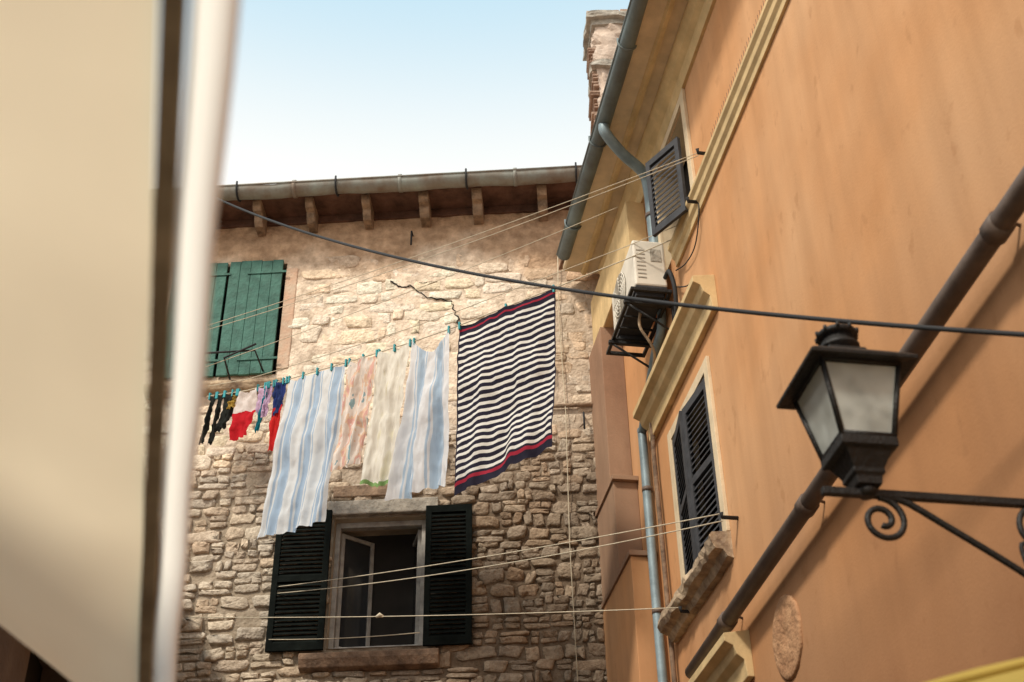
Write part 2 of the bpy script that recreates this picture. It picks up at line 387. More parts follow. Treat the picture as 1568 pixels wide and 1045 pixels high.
def casement(P0,du,w,z0,z1,name):
    dn=Vector((-du.y,du.x,0)); f=lambda a,o,z: Vector((P0.x,P0.y,0))+du*a+dn*o+Z*z
    B=Bx(f); t=.042
    B.box(0,t,0,.04,z0,z1);B.box(w-t,w,0,.04,z0,z1);B.box(t,w-t,.002,.038,z0,z0+t);B.box(t,w-t,.002,.038,z1-t,z1)
    B.make(name,M['wgrey'],sh,.003)
    Bx(f).box(t,w-t,.015,.02,z0+t,z1-t).make(name+"_glass",M['pane'],sh)
P=SW(a0+.055,-.15,0); casement(P,(es*.74-ns*.67).normalized(),.40,z0+.06,z1-.08,"casement_open")
P=SW(a1-.055,-.15,0); casement(P,(-es*.30-ns*.95).normalized(),.40,z0+.06,z1-.08,"casement")
louver_leaf("shutter_left",SW(-2.71,.05,0),-es,.56,6.47,7.97,M['darkp'],sh,.04,34,.06,True,1)
louver_leaf("shutter_right",SW(-1.74,.05,0),es,.47,6.47,7.97,M['darkp'],sh,.04,34,.06,True,-1)
Bx(SW).box(-2.76,-1.62,-.1,.055,7.93,8.09).make("lintel",M['lint'],sh,.012)
Bx(SW).box(-2.72,-1.85,-.1,.045,8.14,8.27).make("wood_lintel",M['wood'],sh,.01)
b=Bx(SW); b.prof(-2.93,-1.58,[(0,6.26),(.10,6.28),(.13,6.36),(.13,6.42),(0,6.44)]); b.make("window_sill",M['sill'],sh,.01)
def plank_leaf(s0,s1,z0,z1,name):
    n=5; w=(s1-s0)/n; B=Bx(SW)
    for i in range(n): B.box(s0+i*w+.002,s0+(i+1)*w-.002,.035+random.uniform(0,.004),.07,z0+random.uniform(-.008,.008),z1+random.uniform(-.008,.008))
    B.make(name,M['greenp'],sh,.003)
    B=Bx(SW)
    for zz in (z0+.18,z1-.2): B.box(s0+.35*(s1-s0),s1+.05,.0745,.082,zz,zz+.028)
    B.make(name+"_strap",M['greenp'],sh)
plank_leaf(-4.13,-3.50,9.72,11.32,"green_shutter_leaf"); plank_leaf(-4.80,-4.16,9.72,11.32,"green_shutter_leaf_b")
Bx(SW).box(-3.468,-3.33,-.05,.026,9.80,11.22).make("window_jamb",M['plasterr'],sh,.01)
Bx(SW).prof(-4.9,-3.36,[(0,9.48),(.12,9.5),(.15,9.56),(.15,9.60),(0,9.62)]).make("upper_sill",M['osill'],sh,.01)
tube("clothes_bar",[SW(-3.60,.05,9.75),SW(-3.62,.40,9.80),SW(-4.3,.42,9.78)],.012,M['rubber'],sh)
tube("clothes_bar_b",[SW(-3.95,.05,9.62),SW(-3.95,.40,9.72),SW(-3.6,.45,9.85)],.012,M['rubber'],sh)
tube("wall_tie",[SW(-.55,.05,9.12),SW(.05,.05,9.12)],.022,M['wood'],sh)
for (s,zz) in ((-1.99,11.62),(-.42,9.75),(-3.0,8.75),(-.08,9.0)):
    tube("wall_hook",[SW(s,.0,zz),SW(s,.12,zz-.02),SW(s,.12,zz-.22)],.012,M['rubber'],sh,6)
# eave
ev=Bx(SW); ev.box(-6.3,.9,-.2,.42,11.985,12.025); ev.make("eave_soffit",M['soffit'],sh)
ra=Bx(SW)
for s in (-5.1,-4.45,-3.8,-3.17,-2.50,-1.83,-1.18,-.45,.2):
    s+=random.uniform(-.02,.02); dz=random.uniform(-.012,.012); w_=random.uniform(.048,.06)
    ra.prof(s-w_,s+w_,[(-.05,11.74+dz),(.20,11.74+dz),(.25,11.79+dz),(.27,11.85),(.35,11.86+dz),(.39,11.90),(.40,11.983),(-.05,11.983)])
ra.make("rafter_tails",M['wood'],sh,.008)
Bx(SW).box(-6.2,.7,-.03,.05,11.88,11.984).make("wall_plate",M['soffit'],sh,.005)
def gutter(name,f,a0,a1,off,zc,r,m,parent):
    v=[];q=[];n=12;seg=40
    for i in range(seg+1):
        a=lerp(a0,a1,i/seg); 
        dz=.010*math.sin(i*.7)+.006*math.sin(i*1.9)
        for rr in (r,r-.008):
            for k in range(n+1):
                an=PI+PI*k/n; v.append(f(a,off+math.cos(an)*rr,zc+math.sin(an)*rr+dz))
    K=n+1; R2=2*K
    for i in range(seg):
        for k in range(n):
            q.append([i*R2+k,i*R2+k+1,(i+1)*R2+k+1,(i+1)*R2+k]); q.append([i*R2+K+k,(i+1)*R2+K+k,(i+1)*R2+K+k+1,i*R2+K+k+1])
        for e in (0,n): q.append([i*R2+e,(i+1)*R2+e,(i+1)*R2+K+e,i*R2+K+e])
    mkobj(name,v,q,m,parent,True)
    tube(name+"_lip",[f(a0,off+r,zc+.005),f(a1,off+r,zc+.005)],.012,m,parent,8)
def strap(f,a,off,zc,r,m,parent,nm):
    tube(nm,[f(a,off+math.cos(PI+PI*k/12)*r,zc+math.sin(PI+PI*k/12)*r) for k in range(13)]+[f(a,off+r,zc+.05)],.012,m,parent,6)
gutter("eave_gutter",SW,-6.3,.55,.52,12.02,.105,M['gutter'],sh)
for s in (-4.0,-2.83,-1.3,-.02): strap(SW,s,.52,12.02,.117,M['rubber'],sh,"gutter_strap")
for s in (-3.35,-2.1,-.75): tube("gutter_joint",[SW(s,.52,12.005),SW(s+.04,.52,12.005)],.109,M['gutter'],sh,16)
rf=Bx(SW); rf.hexa([SW(-6.3,.46,12.03),SW(.9,.46,12.03),SW(.9,-3.5,13.1),SW(-6.3,-3.5,13.1),SW(-6.3,.46,12.07),SW(.9,.46,12.07),SW(.9,-3.5,13.16),SW(-6.3,-3.5,13.16)]); rf.make("roof",M['tile'],sh)
tube("facade_cable",[SW(-.28,.06,11.2),SW(-.30,.05,10.4),SW(-.27,.06,9),SW(-.29,.05,7.5),SW(-.26,.06,5)],.005,M['line'],sh,6)
# ------------------------------------------------ chimney
ch=empty("chimney",(1.5,12.9,12.4))
cy0=12.9; X0=.09
def roughblock(name,x0,x1,y0,y1,z0,z1,m,amp=.03,n=10):
    bm=bmesh.new(); bmesh.ops.create_cube(bm,size=1.0)
    bmesh.ops.subdivide_edges(bm,edges=bm.edges,cuts=n,use_grid_fill=True)
    for v in bm.verts:
        p=Vector((lerp(x0,x1,v.co.x+.5),lerp(y0,y1,v.co.y+.5),lerp(z0,z1,v.co.z+.5)))
        d=Vector((v.co.x,v.co.y,0))*2
        p+=d*amp*nz(p.x*5,p.y*5+p.z*4,p.z*3,4); v.co=p
    me=bpy.data.meshes.new(name); bm.to_mesh(me); bm.free(); me.materials.append(m)
    o=bpy.data.objects.new(name,me); scene.collection.objects.link(o); o.parent=ch; o.matrix_parent_inverse=Matrix.Translation(-Vector(ch.location))
roughblock("shaft",1.16+X0,1.88,cy0,cy0+.6,12.3,15.25,M['chim'],.07,22)
roughblock("neck_slab",1.08+X0,1.95,cy0-.07,cy0+.67,15.25,15.36,M['lint'],.04,8)
roughblock("head",1.15+X0,1.90,cy0-.02,cy0+.62,15.36,16.10,M['chim'],.06,12)
roughblock("cap_moulding",1.12+X0,1.93,cy0-.05,cy0+.65,16.10,16.19,M['lint'],.03,8)
roughblock("cap_slab",1.05+X0,1.98,cy0-.12,cy0+.72,16.19,16.30,M['lint'],.04,8)
B=Bx(WW); zz=14.25
while zz<15.75:
    dx=.10*nz(zz*2.2,0,4)+random.uniform(-.02,.04); th=random.uniform(.02,.05)
    B.box(1.10+X0-max(0,dx),1.18+X0,cy0-.03+random.uniform(0,.07),cy0+.5,zz,zz+th); zz+=th+random.uniform(.015,.07)
for i in range(5): 
    x=1.06+X0+i*.17+random.uniform(-.02,.02); B.box(x,x+.13,cy0-.12+random.uniform(0,.05),cy0+.7,16.30,16.33+random.uniform(0,.04))
B.make("broken_tiles",M['otile'],ch,.012)
# ================================================================== ORANGE HOUSE
oh=empty("orange_house",O0)
W2=(9.08,10.15,6.05,7.52); W1=(8.86,9.86,9.17,10.35)
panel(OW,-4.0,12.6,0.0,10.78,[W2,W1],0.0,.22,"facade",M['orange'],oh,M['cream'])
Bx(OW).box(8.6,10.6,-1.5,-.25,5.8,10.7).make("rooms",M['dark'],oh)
Bx(OW).box(-4,12.6,-5,-1.6,0,10.9).make("bulk",M['orange_d'],oh)
Bx(OW).prof(-4,11.9,[(0,10.46),(.03,10.46),(.05,10.52),(.05,10.60),(.10,10.64),(.14,10.72),(.14,10.78),(0,10.78)]).make("cornice",M['yellow'],oh)
Bx(OW).prof(-4,12.0,[(-.1,10.782),(.50,10.782),(.52,10.80),(.52,10.86),(-.1,10.98)]).make("soffit",M['cream'],oh)
Bx(OW).prof(-4,12.0,[(.26,10.75),(.30,10.75),(.32,10.78),(.26,10.78)]).make("soffit_bead",M['yellow'],oh)
rf=Bx(OW); rf.hexa([OW(-4,.55,10.87),OW(12.1,.55,10.87),OW(12.1,-4,12.2),OW(-4,-4,12.2),OW(-4,.55,10.91),OW(12.1,.55,10.91),OW(12.1,-4,12.26),OW(-4,-4,12.26)]); rf.make("roof",M['tile'],oh)
gutter("gutter",OW,-4,11.75,.56,10.80,.075,M['gutter2'],oh)
for t in (0,2,4,6,7.3,8.6,9.9,11.2): strap(OW,t,.56,10.80,.085,M['gutter2'],oh,"gutter_strap")
Bx(OW).prof(-4,9.5,[(0,8.94),(.025,8.94),(.03,9.0),(.055,9.03),(.06,9.09),(.085,9.12),(.085,9.16),(0,9.17)]).make("string_course",M['yellow'],oh,.004)
sp_v=Bx(OW)
for i in range(60):
    t=5.4+i*.045; sp_v.box(t,t+.0025,.08,.083,9.165,9.22)
sp_v.make("bird_spikes",M['pipeb'],oh)
def hood(t0,t1,z,name):
    Bx(OW).prof(t0,t1,[(0,z-.28),(.05,z-.28),(.06,z-.16),(.11,z-.12),(.13,z-.06),(.19,z-.03),(.19,z+.03),(0,z+.06)]).make(name,M['yellow'],oh,.005)
hood(8.62,10.75,8.12,"window_hood")
hood(8.85,11.0,5.15,"window_hood_low")
sv=[];sf=[]
pr=[(0,5.84),(.05,5.85),(.08,5.90),(.14,5.92),(.16,5.96),(.16,6.02),(.13,6.05),(0,6.06)]
ns_=26
for i in range(ns_+1):
    t=8.98+1.62*i/ns_
    for (o,z_) in pr: sv.append(OW(t,max(0,o*(1+.18*nz(t*6,z_*9,2))),z_+.018*nz(t*5,o*9,5)-.02))
for i in range(ns_):
    for k in range(8): k2=(k+1)%8; sf.append([i*8+k,i*8+k2,(i+1)*8+k2,(i+1)*8+k])
sf.append(list(range(8))); sf.append([ns_*8+k for k in range(8)])
mkobj("window_sill",sv,sf,M['osill'],oh)
def surround(o,w,name,m):
    B=Bx(OW); a0,a1,z0,z1=o
    B.box(a0-w,a0,0,.03,z0,z1+w); B.box(a1,a1+w,0,.03,z0,z1+w); B.box(a0,a1,0,.028,z1,z1+w); B.make(name,m,oh,.004)
surround((W2[0],W2[1],6.045,W2[3]),.10,"window_surround",M['cream'])
surround((W1[0],W1[1],9.17,10.36),.10,"attic_surround",M['cream'])
def od(ang):
    a=math.radians(ang); return (eo*math.cos(a)+no*math.sin(a)).normalized()
louver_leaf("shutter_a",OW(W2[0]+.01,-.02,0),od(6),.53,6.05,7.49,M['greyp'],oh,.04,26,.06,True,1)
louver_leaf("shutter_b",OW(W2[1]-.01,-.02,0),(-eo*math.cos(math.radians(8))+no*math.sin(math.radians(8))).normalized(),.52,6.05,7.49,M['greyp'],oh,.04,26,.06,True,-1)
louver_leaf("attic_shutter",OW(W1[0]+.03,.06,0),od(27),.44,9.08,9.95,M['greyp'],oh,.035,16,.05,False,1)
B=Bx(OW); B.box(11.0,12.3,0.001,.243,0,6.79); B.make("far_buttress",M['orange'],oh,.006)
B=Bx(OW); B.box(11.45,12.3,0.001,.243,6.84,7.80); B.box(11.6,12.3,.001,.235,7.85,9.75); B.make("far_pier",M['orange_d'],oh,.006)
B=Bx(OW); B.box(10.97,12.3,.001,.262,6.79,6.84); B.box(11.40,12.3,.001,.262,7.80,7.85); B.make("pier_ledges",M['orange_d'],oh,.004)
B=Bx(OW); B.box(10.35,12.1,.001,.20,9.75,10.44); B.make("upper_pier",M['yellow'],oh,.01)
tube("downpipe",smoothpath([OW(9.62,.56,10.76),OW(9.62,.55,10.64),OW(9.74,.36,10.50),OW(9.86,.14,10.40),OW(9.93,.075,10.25),OW(9.96,.06,9.9),OW(9.98,.05,9.4)]),.055,M['pipeg'],oh,12)
tube("downpipe_low",smoothpath([OW(9.98,.05,9.4),OW(10.0,.05,8.7),OW(10.3,.06,8.5),OW(10.86,.07,8.05),OW(10.9,.07,7.8),OW(10.9,.07,5.0)],5),.042,M['pipeg'],oh,12)
tube("downpipe_ground",[OW(10.9,.07,5.0),OW(10.9,.07,0)],.042,M['pipeg'],oh,12)
tube("conduit",smoothpath([OW(10.60,.05,8.1),OW(10.64,.05,7.6),OW(10.62,.05,6.5),OW(10.64,.05,3.5)]),.022,M['sill'],oh,8)
for z_ in (9.9,7.4,6.2): 
    t_=9.96 if z_>9 else 10.9
    tube("pipe_clip",[OW(t_,.065,z_),OW(t_,.065,z_+.04)],.060 if z_>9 else .05,M['pipeb'],oh,12)
pv=[];pf=[];n=36
cpt=(8.15,4.87); 
for (r,o) in ((.27,0.0),(.27,.012),(.255,.018),(.21,.015),(.19,.012),(.15,.018),(.08,.022),(.045,.006)):
    for k in range(n):
        a=2*PI*k/n; rr=r*(1+.04*nz(k*.9,r*9,3)) if r>.06 else r
        pv.append(OW(cpt[0]+rr*.95*math.cos(a),o+ (.006*math.sin(k*2.1+r*40) if .07<r<.2 else 0),cpt[1]+rr*math.sin(a)))
for r in range(7):
    for k in range(n): k2=(k+1)%n; pf.append([r*n+k,r*n+k2,(r+1)*n+k2,(r+1)*n+k])
pf.append([7*n+k for k in range(n)])
mkobj("stone_plaque",pv,pf,M['plaque'],oh,True)
for (t,zz) in ((8.31,9.22),(8.79,6.05),(10.03,5.85),(8.7,9.02)):
    tube("line_hook",[OW(t,0,zz),OW(t,.12,zz),OW(t-.02,.13,zz+.03)],.016,M['rubber'],oh,8)
tube("facade_cable",smoothpath([OW(9.5,.03,8.9),OW(9.2,.03,8.75),OW(8.9,.03,8.72),OW(8.7,.03,8.95),OW(8.72,.03,9.2)]),.006,M['rubber'],oh,5)
tube("facade_cable_b",smoothpath([OW(9.55,.03,8.75),OW(9.2,.04,8.5),OW(9.0,.03,8.45),OW(8.75,.02,8.2)]),.006,M['rubber'],oh,5)
dp=empty("drain_pipe",OW(6,.12,5.35))
tube("pipe",[OW(-1,.12,5.45),OW(4.4,.12,5.385),OW(9.9,.12,5.29)],.056,M['pipeb'],dp,16)
for t in (4.62,7.2,8.9,2.4):
    z_=5.385-(t-4.4)*.0173
    tube("collar",[OW(t,.12,z_),OW(t+.09,.12,z_-.002)],.066,M['pipeb'],dp,16)
    tube("bracket",[OW(t+.05,0,z_+.03),OW(t+.05,.12,z_+.07)],.01,M['pipeb'],dp,6)
# ------------------------------------------------ air conditioner
ac=empty("air_conditioner",OW(10.1,.25,9.0))
T0,T1,A0,A1,AZ0,AZ1=9.62,10.50,.08,.38,8.80,9.32
Bx(OW).box(T0,T1,A0,A1,AZ0,AZ1).make("casing",M['acw'],ac,.018)
B=Bx(OW)
for i in range(8): B.box(T0-.004,T0+.01,A0+.19,A1-.03,AZ0+.08+i*.045,AZ0+.092+i*.045)
B.box(T0-.005,T0,A0+.04,A0+.14,AZ0+.28,AZ0+.42)
B.make("side_vents",M['lint'],ac)
cx,cz=(T0+T1)/2+.1,(AZ0+AZ1)/2
for i,r in enumerate((.05,.085,.12,.155,.19,.225)):
    tube("fan_guard",[OW(cx+r*math.cos(2*PI*k/32),A1+.012,cz+r*math.sin(2*PI*k/32)) for k in range(33)],.005,M['acw'],ac,5)
for k in range(8):
    a=2*PI*k/8; tube("fan_spoke",[OW(cx+.03*math.cos(a),A1+.012,cz+.03*math.sin(a)),OW(cx+.23*math.cos(a),A1+.012,cz+.23*math.sin(a))],.005,M['acw'],ac,5)
dv=[OW(cx+.23*math.cos(2*PI*k/32),A1+.003,cz+.23*math.sin(2*PI*k/32)) for k in range(32)]
mkobj("fan_hole",dv,[list(range(32))],M['lint'],ac)
# open iron cradle: two cantilever arms, edge rails, cross slats, wall struts; dark base pan of the unit above it
B=Bx(OW)
for t in (T0+.1,T1-.14): B.box(t,t+.04,0,.47,AZ0-.135,AZ0-.10); B.box(t,t+.04,0,.03,AZ0-.45,AZ0-.135)
for (oa,ob) in ((A1+.03,A1+.06),(A0-.02,A0+.01)): B.box(T0-.05,T1+.12,oa,ob,AZ0-.099,AZ0-.065)
for t in (T0-.05,T1+.09): B.box(t,t+.03,A0+.01,A1+.03,AZ0-.099,AZ0-.065)
for t in (T0+.20,T0+.38,T0+.56,T0+.74): B.box(t,t+.02,A0+.01,A1+.03,AZ0-.09,AZ0-.07)
B.make("bracket_cradle",M['black'],ac,.004)
B=Bx(OW); B.box(T0+.006,T1-.006,A0+.006,A1-.006,AZ0-.022,AZ0-.001)
for t in (T0+.08,T1-.12): B.box(t,t+.05,A0+.02,A1-.02,AZ0-.063,AZ0-.0225)
B.make("base_pan",M['greyp'],ac,.003)
for t in (T0+.12,T1-.12): tube("strut",[OW(t,.44,AZ0-.13),OW(t,.02,AZ0-.42)],.011,M['black'],ac,6)
tube("refrigerant_pipe",smoothpath([OW(T0+.02,.10,AZ0+.1),OW(T0-.12,.09,AZ0+.08),OW(T0-.13,.06,AZ0-.2),OW(T0+.1,.04,AZ0-.5),OW(T0+.5,.04,AZ0-.62)]),.02,M['rubber'],ac,8)
tube("drain_hose",smoothpath([OW(10.0,.25,AZ0-.03),OW(10.0,.26,AZ0-.2),OW(10.1,.12,AZ0-.4),OW(10.5,.08,AZ0-.55),OW(10.64,.06,AZ0-.9)]),.014,M['osill'],ac,8)
# ================================================================== STREET LAMP
Lf=Vector((1.372,4.61,4.10)); lp=empty("street_lamp",Lf)
xd=-no; yd=eo
def LW(x,y,z): return Lf+xd*x+yd*y+Z*z
cxL=.015
def ring(h,z,cx=cxL): return [LW(cx-h,-h,z),LW(cx+h,-h,z),LW(cx+h,h,z),LW(cx-h,h,z)]
def frustum(name,levels,m,parent=lp,cap=True,bev=.003):
    v=[];q=[]
    for (h,z) in levels: v+=ring(h,z)
    for i in range(len(levels)-1):
        for k in range(4): q.append([4*i+k,4*i+(k+1)%4,4*(i+1)+(k+1)%4,4*(i+1)+k])
    if cap: q.append([3,2,1,0]); n=4*(len(levels)-1); q.append([n,n+1,n+2,n+3])
    o=mkobj(name,v,q,m,parent)
    bm=bmesh.new(); bm.from_mesh(o.data); bmesh.ops.recalc_face_normals(bm,faces=bm.faces); bm.to_mesh(o.data); bm.free()
    md=o.modifiers.new("b",'BEVEL'); md.width=bev; md.segments=2; md.limit_method='ANGLE'; return o
frustum("base",[(.05,-.015),(.055,.02),(.065,.03),(.065,.05),(.095,.115),(.118,.125),(.118,.165)],M['black'])
zb,zt,hb,ht=.165,.49,.108,.165
for sx in (-1,1):
    for sy in (-1,1):
        a=LW(cxL+sx*hb,sy*hb,zb); b_=LW(cxL+sx*ht,sy*ht,zt)
        tube("corner_bar",[a,b_],.012,M['black'],lp,6)
for (h,z_,r) in ((hb,zb+.008,.012),(ht,zt-.006,.013)):
    R=ring(h,z_); 
    for k in range(4): tube("rail",[R[k],R[(k+1)%4]],r,M['black'],lp,6)
v=ring(hb-.004,zb+.004)+ring(ht-.004,zt-.004)
mkobj("glass_panes",v,[[0,1,5,4],[1,2,6,5],[2,3,7,6],[3,0,4,7]],M['frost'],lp)
frustum("hood",[(.168,zt-.004),(.225,zt-.012),(.228,zt+.004),(.20,zt+.03),(.085,zt+.115),(.08,zt+.13)],M['black'])
def lathe(name,pr,m,cx=cxL,n=20):
    v=[];q=[]
    for (r,z_) in pr:
        for k in range(n): a=2*PI*k/n; v.append(LW(cx+r*math.cos(a),r*math.sin(a),z_))
    for i in range(len(pr)-1):
        for k in range(n): k2=(k+1)%n; q.append([i*n+k,i*n+k2,(i+1)*n+k2,(i+1)*n+k])
    q.append(list(range(n))[::-1]); q.append([(len(pr)-1)*n+k for k in range(n)])
    return mkobj(name,v,q,m,lp,True)
lathe("vent_neck",[(.062,zt+.12),(.062,zt+.15),(.085,zt+.155),(.088,zt+.17),(.07,zt+.175),(.07,zt+.22)],M['black'])
lathe("vent_cap",[(.085,zt+.215),(.09,zt+.228),(.085,zt+.24),(.05,zt+.258),(.02,zt+.262)],M['black'])
for k in range(10):
    a=2*PI*k/10; tube("vent_knob",[LW(cxL+.086*math.cos(a),.086*math.sin(a),zt+.225),LW(cxL+.088*math.cos(a),.088*math.sin(a),zt+.246)],.008,M['black'],lp,6)
lathe("foot",[(.03,-.05),(.045,-.03),(.03,-.01),(.03,.02)],M['black'])
B=Bx(LW); B.box(-.17,.93,-.016,.016,-.052,-.020); B.box(.90,.93,-.03,.03,-.80,.08); B.make("bracket_bar",M['black'],lp,.003)
def spiral(cx,cz,r0,turns,st,flip=1,n=44):
    return [LW(cx+flip*(r0*(1-.78*i/n))*math.cos(st+2*PI*turns*i/n),0,cz+(r0*(1-.78*i/n))*math.sin(st+2*PI*turns*i/n)) for i in range(n+1)]
tube("scroll",spiral(.06,-.15,.100,1.55,PI*.5,-1),.013,M['black'],lp,8)
tube("scroll_b",spiral(.72,-.15,.10,1.5,PI*.5,1),.013,M['black'],lp,8)
tube("brace",smoothpath([LW(.06,0,-.050),LW(.16,0,-.06),LW(.30,0,-.145),LW(.62,0,-.36),LW(.80,0,-.52),LW(.90,0,-.72)]),.014,M['black'],lp,8)
tube("brace_scroll",smoothpath([LW(.72,0,-.25),LW(.62,0,-.22),LW(.63,0,-.36)]),.011,M['black'],lp,6)
# ================================================================== CABLES / LINES
cb=empty("overhead_cable",(0,8,9))
tube("cable",sagline(SW(-4.45,.45,12.10),OW(4.30,.0,4.52),.36,40),.0125,M['rubber'],cb,8)
def wires(name,lst,r=.0045):
    e=empty(name,lst[0][0])
    for a,b,s in lst: tube("wire",sagline(a,b,s,20),r,M['line'],e,5)
wires("utility_wires",[(SW(-4.23,.25,10.28),OW(8.31,.12,9.22),.05),(SW(-4.23,.25,10.22),OW(8.31,.12,9.19),.08),(SW(-4.18,.3,9.68),OW(10.3,.3,10.3),.05)],.0038)
wires("empty_clothes_line",[(SW(-3.22,.06,7.15),OW(8.79,.12,6.08),.04),(SW(-3.22,.06,7.08),OW(8.79,.12,6.02),.07),(SW(-4.08,.05,6.87),OW(10.03,.12,5.88),.03),(SW(-3.2,.25,6.52),SW(-1.75,.25,6.53),.02)])
_a,_b=SW(-4.08,.05,6.87),OW(10.03,.12,5.88); kp=_a.lerp(_b,.44)-Z*(4*.03*.44*.56)
kn=empty("line_knot",kp)
tube("knot",[kp+Vector((-.035,0,-.004)),kp+Vector((0,-.006,.012)),kp+Vector((.035,0,0))],.018,M['line'],kn,8,[.010,.024,.012])
# ------------------------------------------------ laundry
LA=Vector((-3.28,11.87,9.24)); LB=Vector((1.543,9.20,9.15))
dl=(LB-LA); dl.z=0; LLEN=dl.length; dl.normalize(); dnn=Vector((dl.y,-dl.x,0))
if dnn.y>0: dnn=-dnn
zk=[(0,9.26),(.10,9.15),(.19,9.11),(.34,9.06),(.48,9.03),(.57,9.03),(.77,9.08),(.9,9.12),(1,9.17)]
def lz(l):
    for i in range(len(zk)-1):
        if l<=zk[i+1][0]:
            t=(l-zk[i][0])/(zk[i+1][0]-zk[i][0]); return lerp(zk[i][1],zk[i+1][1],t)
    return zk[-1][1]
def LP(l): 
    p=LA.lerp(LB,l); p.z=lz(max(0,l)); return p
cl=empty("clothes_line",LP(0))
tube("line",[LP(i/60) for i in range(61)],.006,M['line'],cl,5)
tube("return_line",[LP(i/30)+Z*(.13+.05*math.sin(PI*i/30)) for i in range(31)],.004,M['line'],cl,5)
def addpeg(l,m=None):
    p=LP(l); 
    f=lambda a,o,z: p+dl*a+dnn*o+Z*z
    B=Bx(f); B.box(-.009,.009,-.014,-.002,-.05,.035); B.box(-.009,.009,.002,.014,-.05,.035); B.make("peg",m or M['peg'],cl,.002)
def cloth(name,l0,l1,b0,b1,h0,h1,m,folds=4,amp=.05,seed=0,nu=70,nv=90,sag=.03,pegs=2,widths=None,blow=.06,low=0):
    rnd=random.Random(seed); ph=[rnd.uniform(0,6) for _ in range(6)]
    V=[];UV=[];F=[]
    for j in range(nv+1):
        v=j/nv
        for i in range(nu+1):
            u=i/nu
            lt=lerp(l0,l1,u); lb=lerp(b0,b1,u); 
            if widths:
                w=widths(v); uu=.5+(u-.5)*w; lt=lerp(l0,l1,uu); lb=lerp(b0,b1,uu)
            top=LP(lt); bl=lerp(lt,lb,v)
            p=LA.lerp(LB,bl)
            npg=max(1,pegs-1); sg=sag*abs(math.sin(PI*u*npg))*(1-v)**2
            hh=lerp(h0,h1,u)*(1+low*math.sin(PI*u))
            p.z=top.z-sg-hh*v-.3*amp*math.sin(PI*2*folds*u+ph[0])*v-.03*nz(u*4,seed,v)*v
            A=amp*(.25+.75*sm(0,.6,v))
            uu_=u+.10*nz(u*1.5,v*1.0,seed+9,2)+.05*v*math.sin(ph[3]+2*v)
            aw_=.55+.9*abs(nz(u*2.1,seed*1.7,v*.8,2))*1.6
            d=A*(aw_*math.sin(2*PI*folds*uu_+ph[0])+.35*math.sin(2*PI*folds*2.3*uu_+ph[1]+1.5*v)+.5*math.sin(2*PI*(.7*u+.9*v)+ph[2]))
            d+=.035*nz(u*3+seed,v*4,seed,3)+.014*nz(u*9+seed,v*7,seed+5,3)
            d+=blow*v*v
            p+=dnn*d+dl*(.012*math.sin(5*v+ph[4])*v)
            V.append(p); UV.append((u,v))
    K=nu+1
    for j in range(nv):
        for i in range(nu): F.append([j*K+i,j*K+i+1,(j+1)*K+i+1,(j+1)*K+i])
    o=mkobj(name,V,F,m,None,True,uvs=UV)
    for k in range(pegs): addpeg(lerp(l0,l1,(k+.03)/(pegs-1+.06) if pegs>1 else .5))
    return o
mSheet=cloth_mat("blue_white_stripe",'vstripe',((.80,.84,.88),(.44,.58,.76),3.0),.4)
mSheet2=cloth_mat("blue_white_stripe_b",'vstripe',((.84,.86,.90),(.50,.64,.80),2.2),.4)
mPink=cloth_mat("pink_floral",'floral',((.84,.76,.70),(.78,.47,.42)),.35)
mCream=cloth_mat("cream_green_trim",'trim',((.84,.81,.73),(.25,.42,.16),(.80,.76,.60)),.35)
mFlag=cloth_mat("navy_stripe",'flag',((.026,.024,.042),(.80,.79,.76),(.36,.03,.055)),.25)
cloth("striped_sheet",.202,.334,.172,.318,1.80,1.80,mSheet,3.5,.032,1,pegs=5)
cloth("floral_towel",.340,.402,.325,.386,1.28,1.24,mPink,2.0,.034,2,nu=50,pegs=3)
cloth("cream_towel",.405,.474,.390,.455,1.50,1.52,mCream,2.0,.034,3,nu=50,pegs=3,low=.03)
cloth("striped_sheet",.479,.556,.455,.565,1.78,1.74,mSheet2,2.0,.052,4,pegs=2,sag=.18,low=-.02)
cloth("striped_beach_towel",.573,.766,.5695,.752,1.86,1.72,mFlag,2.3,.020,5,nu=110,nv=130,pegs=3,sag=.02,blow=.03)
def sol(n,c,t=.3): return cloth_mat(n,'solid',(c,),t)
mk=sol("black_cloth",(.02,.022,.02),.1); mr=cloth_mat("white_red",'split',((.75,.68,.66),(.55,.02,.03),.45)); ml=sol("lilac",(.60,.42,.60)); mt=sol("teal",(.02,.25,.33)); mnv=sol("navy",(.03,.05,.16)); mrd=cloth_mat("navy_red",'split',((.03,.05,.2),(.62,.03,.03),.38)); mo=sol("ochre",(.55,.36,.08))
def gar(name,l0,l1,h,m,wf,seed,shift=-.01):
    cloth(name,l0,l1,l0+shift,l1+shift,h,h*.95,m,1.2,.018,seed,nu=16,nv=26,sag=.02,pegs=2,widths=wf,blow=.02)
gar("black_sock",.008,.026,.60,mk,lambda v:.8-.3*math.sin(v*3),20)
gar("black_sock",.028,.046,.62,mk,lambda v:.8-.3*math.sin(v*3),11)
gar("black_top",.047,.078,.46,mk,lambda v:1-.35*v,12,-.014)
gar("red_white_shirt",.080,.130,.60,mr,lambda v:.9+.15*math.sin(v*4),13,-.006)
gar("ochre_cloth",.066,.080,.2,mo,lambda v:1,19)
gar("lilac_top",.128,.152,.36,ml,lambda v:1-.3*v,14,.006)
gar("teal_sock",.146,.156,.56,mt,lambda v:1-.3*v,15)
gar("lilac_cloth",.156,.168,.40,ml,lambda v:1,16)
gar("navy_vest",.166,.190,.42,mnv,lambda v:.9,17,.003)
gar("red_navy_shorts",.172,.198,.84,mrd,lambda v:1-.3*v*v,18,-.004)
